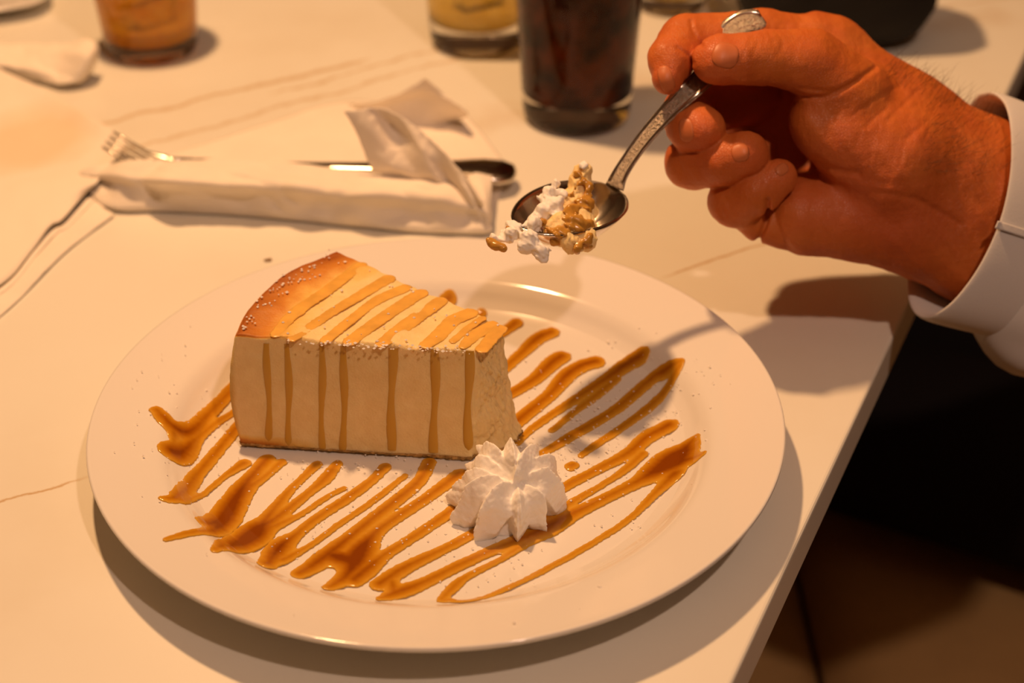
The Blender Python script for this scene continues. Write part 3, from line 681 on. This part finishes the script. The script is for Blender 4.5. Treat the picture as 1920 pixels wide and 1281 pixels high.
sheet('napkin_layer', [[(-400, 690, .001), (-200, 630, .001), (0, 540, .0012), (105, 430, .0014), (182, 368, .0020)],
                       [(-400, 740, .002), (-200, 680, .002), (0, 570, .0020), (110, 464, .0024), (195, 388, .0030)],
                       [(-400, 790, .001), (-200, 730, .0012), (0, 592, .0012), (125, 470, .0014), (215, 400, .0020)]], nl, nu=16, nv=50, wr=.0004, seed=87)
# small crumpled napkin behind it
nc = empty('crumpled_napkin', P(110, 140, 0), 'small curled white napkin leaning beside the amber tumbler', 'napkin')
sheet('napkin_body', [[(-60, 75, .012), (0, 76, .013), (60, 82, .013), (110, 82, .016), (172, 76, .022), (186, 92, .018)],
                      [(-60, 95, .014), (0, 98, .012), (55, 100, .012), (110, 102, .014), (168, 100, .020), (184, 112, .012)],
                      [(-60, 115, .010), (10, 122, .010), (60, 130, .009), (110, 130, .010), (160, 125, .014), (176, 130, .007)],
                      [(-50, 130, .004), (20, 138, .004), (75, 152, .003), (112, 160, .004), (145, 155, .005), (160, 148, .003)]], nc, nu=40, nv=50, wr=.0012, ws=130, seed=91)

# square plate in the far left corner
sp0 = P(90, 32, 0)
root = empty('square_plate', (sp0[0] - .08, sp0[1] + .06, 0), 'white square plate with dark leftovers in the far left corner', 'plate')
def sqring(h, z, cx, cy, n=80, ang=.33, rc=.25):
    r_ = []
    for k in range(n):
        t = 2 * math.pi * k / n; ct, st = math.cos(t), math.sin(t); e_ = 2 / 6
        x_ = h * math.copysign(abs(ct) ** e_, ct); y_ = h * math.copysign(abs(st) ** e_, st)
        r_.append((cx + x_ * math.cos(ang) - y_ * math.sin(ang), cy + x_ * math.sin(ang) + y_ * math.cos(ang), z))
    return r_
hh = .075; ccx, ccy = sp0[0] - .088, sp0[1] + .043
rings = [sqring(.0005, .0035, ccx, ccy), sqring(.050, .0035, ccx, ccy), sqring(.056, .0060, ccx, ccy), sqring(.060, .0085, ccx, ccy), sqring(.070, .0105, ccx, ccy), sqring(.0745, .0112, ccx, ccy), sqring(.0755, .0104, ccx, ccy), sqring(.0740, .0090, ccx, ccy), sqring(.060, .0055, ccx, ccy), sqring(.050, .0008, ccx, ccy), sqring(.0005, .0008, ccx, ccy)]
o = grid_mesh('plate_body', np.array(rings).transpose(1, 0, 2), M['china'], root, closed_u=True); fix_normals(o)
def lump(X, Y, Z):
    x, y, z = X - ccx, Y - ccy, Z - .004
    return (np.sqrt((x / .040) ** 2 + (y / .040) ** 2 + (z / .010) ** 2) - 1) * .010 + .002 * vnoise(X, Y, Z, 160, 3)
V, F_ = vdb_mesh(lump, (ccx - .05, ccy - .05, .0), (ccx + .05, ccy + .05, .02), .0014); V[:, 2] = np.maximum(V[:, 2], .0038)
o = mk('leftover_food', V, F_, M['food']); tag(o, 'dark brown leftover food on the square plate in the far corner', 'food')
# one stray crumb beside the plate
cq = P(501, 487, .001)
V, F_ = vdb_mesh(lambda X, Y, Z: cone(X - cq[0], Y - cq[1], Z - .0006, (-.0011, 0, 0), (.0011, .0006, 0), .0006, .0009) + .0003 * vnoise(X, Y, Z, 2500, 3), cq + [-.003, -.003, -.002], cq + [.003, .003, .003], .00025)
V[:, 2] = np.maximum(V[:, 2], .0001); tag(mk('crumb', V, F_, M['crumb']), 'tiny brown crumb on the marble just beyond the plate rim', 'crumb')

# ------------------------------------------------------------------ the person: hand, cuff, trousers
D0 = .66
def HW(u, v, w_):
    """hand frame (picture px at depth D0; w away from the camera in the same unit) to world"""
    u = np.asarray(u, float); v = np.asarray(v, float); w_ = np.asarray(w_, float)
    d = D0 * (1 + (w_ + .25 * np.clip(u - 1400, 0, 1e9)) / FPX)
    return CAM[None] + (FW[None] + RT[None] * ((u - 960) / FPX)[:, None] + DN[None] * ((v - 640.5) / FPX)[:, None]) * d[:, None]
person = empty('person', P(1850, 700, -.75) * [1, 1, 0] + [0, 0, -.75], 'seated person in a white shirt and dark trousers whose right hand holds the spoon', 'person')
def hand_fn(U, V, W):
    # ---- palm mass
    c = lambda a, b: cone(U, V, W * 1.0, a[:3], b[:3], a[3], b[3])
    arm = smin(c((1735, 300, 60, 118), (1960, 400, 90, 150)), c((1760, 430, 70, 105), (1960, 520, 90, 130)), 60)
    thenar = c((1560, 225, 10, 82), (1690, 300, 20, 120))
    thenar = smin(thenar, c((1590, 260, 0, 70), (1680, 340, 20, 80)), 30)
    hypo = c((1520, 405, 50, 72), (1700, 400, 60, 112))
    back = smin(c((1560, 170, 115, 80), (1720, 260, 90, 100)), c((1490, 395, 100, 66), (1700, 360, 100, 110)), 60)
    back = smin(back, c((1560, 240, 150, 60), (1640, 300, 110, 80)), 50)
    palm = smin(smin(back, arm, 50), hypo, 34)
    palm = smin(palm, thenar, 22)
    palm = smin(palm, c((1420, 205, 205, 78), (1570, 240, 170, 90)), 40); palm = smin(palm, c((1430, 310, 200, 78), (1570, 320, 165, 90)), 40)
    dors = c((1530, 96, 100, 66), (1690, 215, 80, 88))
    palm = smin(palm, dors, 40)
    # ---- thumb
    th = c((1600, 185, 0, 78), (1520, 120, -25, 66))
    th = smin(th, c((1520, 120, -25, 64), (1440, 108, -45, 52)), 14)
    th = smin(th, c((1440, 108, -45, 52), (1352, 112, -62, 47)), 10)
    th = smin(th, c((1352, 112, -62, 45), (1336, 116, -62, 40)), 10)
    # ---- index: over the top, then down to the handle
    ix = c((1560, 96, 100, 66), (1430, 70, 75, 50))
    ix = smin(ix, c((1430, 68, 75, 50), (1292, 74, 22, 49)), 14)
    ix2 = c((1284, 76, 16, 49), (1258, 112, -32, 43)); ix2 = smin(ix2, c((1258, 112, -32, 42), (1252, 146, -52, 31)), 12)
    ix = smin(ix, ix2, 9)
    # ---- middle
    md = c((1530, 190, 190, 56), (1400, 190, 135, 46)); md = smin(md, c((1400, 190, 135, 46), (1295, 208, 55, 50)), 14)
    md = smin(md, c((1292, 215, 45, 52), (1300, 240, -10, 50)), 10); md = smin(md, c((1300, 240, -10, 49), (1318, 243, -28, 44)), 8)
    # ---- ring
    rg = c((1530, 290, 190, 56), (1400, 300, 135, 48)); rg = smin(rg, c((1400, 300, 135, 48), (1300, 302, 45, 52)), 14)
    rg = smin(rg, c((1298, 304, 32, 53), (1360, 300, -18, 48)), 10); rg = smin(rg, c((1360, 300, -18, 47), (1398, 288, -30, 44)), 8)
    # ---- little finger
    pk = c((1520, 390, 105, 52), (1440, 402, 80, 46)); pk = smin(pk, c((1440, 400, 80, 46), (1378, 376, 35, 48)), 14)
    pk = smin(pk, c((1376, 378, 25, 49), (1425, 358, -10, 43)), 10); pk = smin(pk, c((1425, 358, -10, 42), (1461, 333, -20, 35)), 8)
    web = c((1425, 420, 55, 36), (1500, 425, 60, 50)); pk = smin(pk, web, 14)
    d = smin(palm, th, 16)
    f = ix
    for q in (md, rg, pk): f = smin(f, q, 3)
    # keep distal parts crisp against the palm but blend roots
    near = np.clip((U - 1470) / 60, 0, 1)
    d = np.where(near > 0, smin(d, f, 3 + 30 * near), smin(d, f, 3))
    # ---- creases carved in
    def crease(pts, depth, sig, wr=140):
        nonlocal d
        pts = crom(pts, 3 * len(pts)); m = np.full(U.shape, 1e3, np.float32)
        for a, b in zip(pts[:-1], pts[1:]):
            ba = b - a; L = max(ba @ ba, 1e-6); h = np.clip(((U - a[0]) * ba[0] + (V - a[1]) * ba[1]) / L, 0, 1)
            m = np.minimum(m, np.hypot(U - a[0] - h * ba[0], V - a[1] - h * ba[1]))
        d = d + depth * np.exp(-(m / sig) ** 2) * (W < wr)
    crease([(1440, 165), (1495, 178), (1540, 182), (1585, 165), (1640, 128)], 5, 5, 40)
    crease([(1500, 165), (1560, 170), (1610, 150)], 2.5, 4, 40)
    crease([(1530, 300), (1565, 318), (1610, 324)], 4, 7, 60)
    crease([(1440, 375), (1438, 410), (1427, 440), (1416, 462)], 11, 5)
    crease([(1600, 330), (1680, 345), (1760, 330), (1820, 300)], 1.2, 8)
    crease([(1640, 360), (1720, 375), (1800, 420)], 2.5, 6)
    crease([(1660, 230), (1690, 200), (1720, 170)], 2.0, 5); crease([(1700, 260), (1740, 225), (1760, 190)], 1.8, 5)
    crease([(1600, 215), (1650, 180), (1690, 160)], 1.6, 4); crease([(1620, 240), (1660, 205)], 1.5, 4)
    crease([(1296, 40), (1300, 60), (1316, 86)], 4, 4); crease([(1270, 90), (1290, 104), (1300, 120)], 3.5, 4)
    crease([(1455, 60), (1468, 80), (1462, 100)], 1.4, 4); crease([(1440, 58), (1450, 80)], 1.2, 3)
    crease([(1250, 262), (1275, 280), (1305, 288)], 3, 4)
    crease([(1360, 372), (1372, 392), (1380, 400)], 2, 4); crease([(1348, 388), (1356, 408)], 1.8, 4)
    # nail beds: shallow dents
    for (nu_, nv_, nw_, rr_) in NAILS_DENT:
        d = np.maximum(d, -(np.sqrt((U - nu_) ** 2 + (V - nv_) ** 2 + (W - nw_) ** 2) - rr_) ) if False else d
    d = d + 1.2 * vnoise(U, V, W, .055, 51) + .5 * vnoise(U, V, W, .16, 52)
    return d
NAILS_DENT = []
VOX = 3.0
V_, F_ = vdb_mesh(hand_fn, (1195, 0, -140), (2010, 690, 260), VOX)
redn = np.zeros(len(V_))
for (a, b, r_) in ((1345, 115, 50), (1250, 150, 45), (1310, 243, 50), (1410, 290, 45), (1465, 333, 42), (1600, 380, 110), (1690, 420, 90)):
    redn = np.maximum(redn, np.exp(-((V_[:, 0] - a) ** 2 + (V_[:, 1] - b) ** 2) / r_ ** 2))
hand = mk('hand', HW(V_[:, 0], V_[:, 1], V_[:, 2]), F_, M['skin'], person, attr={'red': redn})
hand['label'] = 'right hand with curled fingers pinching the spoon handle'
sm = hand.modifiers.new('sm', 'SMOOTH'); sm.factor = .5; sm.iterations = 1
# fingernails: curved plates laid on the finger surface
from mathutils.bvhtree import BVHTree
bvh = BVHTree.FromPolygons([Vector(p) for p in HW(V_[:, 0], V_[:, 1], V_[:, 2])], F_)
def nail(cu, cv, ang, L, Wd, dirw=None, sink=.0001):
    """nail centred at picture point, long axis at angle ang, half length and half width in px; dropped onto the skin from the camera side"""
    n, m = 13, 11; G_ = []
    for i in range(n):
        s = -1 + 2 * i / (n - 1); row = []
        for j in range(m):
            t = -1 + 2 * j / (m - 1)
            wl = Wd * (1 - .30 * max(0, -s) ** 3 - .35 * max(0, s) ** 4) * math.sqrt(max(.02, 1 - (abs(s)) ** 6 * .9))
            u = cu + math.cos(ang) * s * L - math.sin(ang) * t * wl; v = cv + math.sin(ang) * s * L + math.cos(ang) * t * wl
            r = ray(u, v); rn = Vector(r).normalized(); hit = bvh.ray_cast(Vector(CAM), rn)
            if hit[0] is None: p_ = PD(u, v, D0 * .98)
            else:
                lift = .00045 * (1 - abs(t) ** 2.2) * (1 - .5 * abs(s) ** 3) - .00015
                p_ = np.array(hit[0] - rn * lift)
            row.append(p_)
        G_.append(row)
    o = grid_mesh('fingernail', np.array(G_), M['nail'], hand, solid=.0005); o.modifiers['s'].offset = 0; return o
nail(1360, 104, math.radians(-165), 25, 23)
nail(1249, 148, math.radians(72), 25, 13)
nail(1287, 244, math.radians(82), 22, 13)
nail(1388, 286, math.radians(-8), 16, 17)
nail(1466, 318, math.radians(-35), 12, 10)
# arm hair near the cuff
hv, hf = [], []
hit_ok = 0
for i in range(420):
    if i < 200: u, v = random.uniform(1660, 1860), 0; v = 105 + (u - 1660) * .42 + random.uniform(2, 45)
    else: u = random.uniform(1730, 1880); v = random.uniform(185, 330)
    rn = Vector(ray(u, v)).normalized(); h = bvh.ray_cast(Vector(CAM), rn)
    if h[0] is None: continue
    p0 = np.array(h[0]); nn = np.array(h[1]); nn = nn if nn @ (CAM - p0) > 0 else -nn
    tdir = np.array([random.gauss(.25, .6), random.gauss(0, .4), random.gauss(.4, .5)]); L = random.uniform(.003, .0075)
    k1 = p0 + nn * L * .45 + tdir * L * .25; k2 = p0 + nn * L * .75 + tdir * L * .8
    w0 = .00007; sd = np.array([w0, 0, 0]); up = np.array([0, 0, w0]); b = len(hv)
    for q, s_ in ((p0 - nn * .0003, 1), (k1, .8), (k2, .25)):
        hv += [q + sd * s_, q - sd * .5 * s_ + up * s_, q - sd * .5 * s_ - up * s_]
    for a in (0, 3):
        for k in range(3): hf.append((b + a + k, b + a + (k + 1) % 3, b + a + 3 + (k + 1) % 3, b + a + 3 + k))
ha = mk('arm_hair', hv, hf, M['hair'], hand); tag(ha, kind='stuff'); ha['label'] = 'short reddish brown hairs on the wrist'
# shirt cuff and sleeve
rim = np.array([(1836, 176, 120), (1862, 174, 60), (1886, 196, 0), (1897, 250, -55), (1895, 330, -85), (1876, 415, -95), (1840, 495, -90), (1797, 556, -70), (1760, 588, -40), (1732, 596, 0), (1711, 580, 50), (1702, 540, 110), (1706, 470, 170), (1735, 360, 215), (1780, 260, 215), (1815, 200, 170)], float)
rimc = crom(np.vstack([rim, rim[:1]]), 97)[:-1]; cc = rimc.mean(0)
def loop(du, dv, dw, sc, wob=0, seed=0):
    q = cc + (rimc - cc) * sc + np.array([du, dv, dw]); th = np.linspace(0, 2 * np.pi, len(q), endpoint=False)
    q = q + (q - q.mean(0)) * (wob * np.sin(3 * th + seed) + wob * .6 * np.sin(7 * th + seed * 2))[:, None]
    return HW(q[:, 0], q[:, 1], q[:, 2])
cuff = [loop(4, 2, 0, .955), loop(0, 0, 0, .985), loop(-2, -1, 0, 1.0), loop(2, 1, 0, 1.012), loop(14, 5, 1, 1.018), loop(40, 13, 3, 1.015), loop(80, 26, 6, 1.0), loop(112, 36, 8, .99)]
lin = [loop(100, 32, 8, .955), loop(40, 13, 3, .96)]
G_ = np.array(lin + cuff); cuff_o = o = grid_mesh('shirt_cuff', G_.transpose(1, 0, 2), M['cloth'], person, closed_u=True, sub=1); fix_normals(o)
sl = [loop(96, 31, 8, .93), loop(108, 36, 8, .995, .012, 1), loop(128, 50, 12, 1.07, .03, 1), loop(165, 75, 16, 1.13, .035, 2), loop(215, 90, 16, 1.12, .03, 3), loop(300, 90, 10, 1.08, .03, 4), loop(420, 50, 0, 1.06, .03, 5), loop(560, -20, -20, 1.06, .02, 6)]
o = grid_mesh('shirt_sleeve', np.array(sl).transpose(1, 0, 2), M['cloth'], person, closed_u=True, sub=1); fix_normals(o)
# placket overlap of the cuff
pk_ = []
for s in np.linspace(0, 1, 14):
    u0, v0 = 1868 + 62 * s, 421 + 20 * s; row = []
    for t in np.linspace(-1, 1, 6): row.append((u0 - 3 * t, v0 + 7 * t, 0))
    pk_.append(row)
cb_ = BVHTree.FromPolygons([Vector(p) for p in G_.reshape(-1, 3)], [(i * 96 + k, i * 96 + (k + 1) % 96, (i + 1) * 96 + (k + 1) % 96, (i + 1) * 96 + k) for i in range(len(G_) - 1) for k in range(96)])
GG = []
for row in pk_:
    r2 = []
    for (u, v, _) in row:
        rn = Vector(ray(u, v)).normalized(); h = cb_.ray_cast(Vector(CAM), rn); r2.append(np.array(h[0] - rn * .0006) if h[0] else PD(u, v, D0))
    GG.append(r2)
grid_mesh('cuff_seam', np.array(GG), M['cloth'], cuff_o, solid=.0006)
# trousers: near thigh and far thigh resting on the bench, running under the table
def thigh(cx0, cy0, cx1, cy1, r0, r1, bulk):
    a = np.array([cx0, cy0, SZ + r0 * 1.04]); b = np.array([cx1, cy1, SZ + r1 * 1.04])
    ax = (b - a) / np.linalg.norm(b - a); s_ = np.cross(ax, [0, 0, 1]); s_ /= np.linalg.norm(s_); u_ = np.cross(s_, ax); G2 = []
    for i in range(40):
        t = i / 39; r_ = r0 + (r1 - r0) * t; row = []
        for k in range(48):
            th = 2 * math.pi * k / 48; rr2 = r_ * (1 + .02 * math.sin(5 * th + 9 * t) + .015 * math.sin(14 * t + 2 * th))
            e = 1.0 if i not in (0, 39) else .5
            row.append(a + (b - a) * t + s_ * rr2 * math.cos(th) * bulk * e + u_ * rr2 * math.sin(th) * .95 * e)
        G2.append(row)
    return np.array(G2)
def both(name, G2):
    n_ = G2.shape[1]; v = G2.reshape(-1, 3); f = []
    for i in range(len(G2) - 1):
        for k in range(n_): f.append((i * n_ + k, i * n_ + (k + 1) % n_, (i + 1) * n_ + (k + 1) % n_, (i + 1) * n_ + k))
    f.append(list(range(n_))); f.append([(len(G2) - 1) * n_ + k for k in range(n_)])
    o = mk(name, v, f, M['trouser'], person); fix_normals(o)
e0 = P(1585, 950, SZ + .05); e1 = P(1920, 1060, SZ + .05); dd = (e1 - e0)[:2] / np.linalg.norm((e1 - e0)[:2]); nn_ = np.array([-dd[1], dd[0]])
R0 = .066
c0 = e0[:2] + nn_ * R0 * 1.05 - dd * .14; c1 = e0[:2] + nn_ * R0 * 1.25 + dd * .42
both('trouser_leg', thigh(c0[0], c0[1], c1[0], c1[1], R0 * .95, R0 * 1.15, 1.08))
c0b = c0 + nn_ * .16 + dd * .02; c1b = c1 + nn_ * .15
both('trouser_leg', thigh(c0b[0], c0b[1], c1b[0], c1b[1], R0 * .95, R0 * 1.15, 1.1))

# ------------------------------------------------------------------ spoon
SK = 1.10
tipP = PD(978, 425, .566 * SK); nk = PD(1152, 352, .598 * SK)
sp_o = empty('spoon', (tipP + nk) / 2, 'patterned steel spoon lifted by the hand, loaded with cheesecake', 'spoon')
path = [(1152, 352, .5975, 20, 5), (1162, 328, .597, 17, 6), (1182, 296, .597, 16, 7), (1212, 255, .596, 17, 6), (1250, 212, .594, 19, 5), (1290, 172, .5925, 23, 5), (1325, 138, .5962, 26, 5), (1350, 88, .5980, 25, 5), (1374, 56, .5985, 28, 5), (1404, 42, .5985, 28, 5), (1436, 46, .5995, 22, 5)]
pc = crom([[*PD(u, v, d * SK), w_ * .66 / 3000 * 1.0, t_ * .66 / 3000 * .55] for u, v, d, w_, t_ in path], 60)
secs = []
for i in range(60):
    a, b = pc[max(0, i - 1)][:3], pc[min(59, i + 1)][:3]; tt = (b - a) / np.linalg.norm(b - a)
    vw = CAM - pc[i][:3]; vw /= np.linalg.norm(vw)
    facing = vw * .75 + np.array([-.35, 0, .45]); facing -= tt * (facing @ tt); facing /= np.linalg.norm(facing)
    sd = np.cross(tt, facing); secs.append((pc[i][:3], sd * pc[i][3] * (1 if i < 57 else (.7, .5, .2)[i - 57]), facing * pc[i][4]))
bar('handle', secs, M['patterned_steel'], sp_o, n=20, sq=2.2)
# raised ornament on the handle: a beaded border and a pointed leaf
hd = [o_ for o_ in sp_o.children if o_.name.startswith('handle')][0]
for sgn in (-1, 1):
    bar('border_ridge', [(c_ + a_ * .74 * sgn + b_ * .95, a_ * .13, b_ * .45) for c_, a_, b_ in secs[3:58]], M['steel'], hd, n=8)
beads = []
for i in range(8, 56):
    c_, a_, b_ = secs[i]
    for q in (-.25, .25): beads.append(c_ + a_ * q + b_ * 1.0)
V2, F2 = [], []
for q in beads:
    b = len(V2); s_ = .00045
    for d_ in ((1, 0, 0), (-1, 0, 0), (0, 1, 0), (0, -1, 0), (0, 0, 1), (0, 0, -1)): V2.append(q + np.array(d_) * s_)
    F2 += [(b + a, b + c, b + e_) for a, c, e_ in ((0, 2, 4), (2, 1, 4), (1, 3, 4), (3, 0, 4), (2, 0, 5), (1, 2, 5), (3, 1, 5), (0, 3, 5))]
o = mk('bead_pattern', V2, F2, M['steel'], hd); tag(o, kind='stuff')
# bowl
ax = (tipP - nk); BL = np.linalg.norm(ax); ax = ax / BL
sdv = np.cross(ax, [0, 0, 1.0]); sdv /= np.linalg.norm(sdv); sdv = sdv + np.array([0, 0, -.10]) * (1 if sdv[1] < 0 else -1); sdv /= np.linalg.norm(sdv)
upv = np.cross(sdv, ax); upv = upv if upv[2] > 0 else -upv
def bowl_pt(s, t):
    wd = .0163 * math.sqrt(max(0, 1 - (2 * s - 1) ** 2 * .995)) * (1.08 - .22 * (s - .5)); dp = .0155 * (math.sin(math.pi * min(1, s ** .85)) ** .75)
    return nk + ax * BL * s + sdv * wd * t - upv * dp * (1 - abs(t) ** 2.1)
G_ = [[bowl_pt(s, t) for t in np.linspace(-1, 1, 25)] for s in np.linspace(0, 1, 41)]
o = grid_mesh('bowl', np.array(G_), M['steel'], sp_o, solid=.0011); fix_normals(o)
# bite of cheesecake on the spoon
bite = empty('cheesecake_bite', (tipP + nk) / 2 - [0, 0, .004], 'scooped bite of cheesecake with whipped cream and caramel heaped on the spoon', 'cheesecake')
def blobs(name, lst, mat, rough, seed, vox=.00045, k=.0025, attr=None):
    A_ = np.array([PD(u, v, (d - .010 * min(1, max(0, (v - 400) / 50))) * SK) for (u, v, d, r) in lst]); Rr = [r * .638 / 3000 for (_, _, _, r) in lst]
    lo = A_.min(0) - .010; hi = A_.max(0) + .010
    def fn(X, Y, Z):
        d = np.full(X.shape, 1.0, np.float32)
        for q, r in zip(A_, Rr): d = smin(d, np.sqrt((X - q[0]) ** 2 + (Y - q[1]) ** 2 + (Z - q[2]) ** 2) - r, k)
        return d + rough * vnoise(X, Y, Z, 450, seed) + rough * .5 * vnoise(X, Y, Z, 1200, seed + 1)
    V3, F3 = vdb_mesh(fn, lo, hi, vox)
    at = {'thick': np.full(len(V3), .12)} if mat == 'caramel' else ({'brown': np.zeros(len(V3))} if mat == 'filling' else None)
    return mk(name, V3, F3, M[mat], bite, attr=at)
blobs('filling', [(1085, 425, .584, 34), (1075, 385, .585, 34), (1088, 345, .586, 22), (1095, 320, .586, 15), (1050, 430, .58, 32), (1098, 450, .582, 22), (1040, 400, .582, 26), (1105, 400, .586, 16), (1070, 455, .579, 20)], 'filling', .0007, 101)
blobs('caramel_coat', [(1068, 425, .5775, 24), (1048, 440, .5765, 17), (1092, 425, .5785, 20), (1100, 455, .579, 12), (1096, 385, .580, 15), (1074, 400, .577, 18), (1078, 350, .5815, 8), (1082, 330, .582, 8), (1104, 350, .5815, 7), (1100, 370, .5815, 9), (1072, 370, .5805, 9), (1080, 462, .577, 12), (1020, 418, .5745, 7)], 'syrup', .0012, 111)
blobs('cream', [(1035, 385, .577, 20), (1015, 400, .575, 20), (1048, 405, .5755, 15), (1025, 365, .58, 15), (1050, 362, .580, 12), (1000, 420, .573, 16), (1045, 345, .583, 8), (970, 440, .57, 15), (990, 450, .569, 17), (1012, 465, .568, 15), (945, 440, .572, 12), (925, 448, .572, 9), (960, 428, .573, 12), (1018, 482, .568, 8), (1095, 310, .5835, 10), (985, 465, .569, 10)], 'cream', .0011, 121)
blobs('caramel_coat', [(918, 455, .5705, 7), (930, 460, .5695, 8), (943, 464, .569, 7), (952, 427, .5695, 5)], 'syrup', .0004, 131)
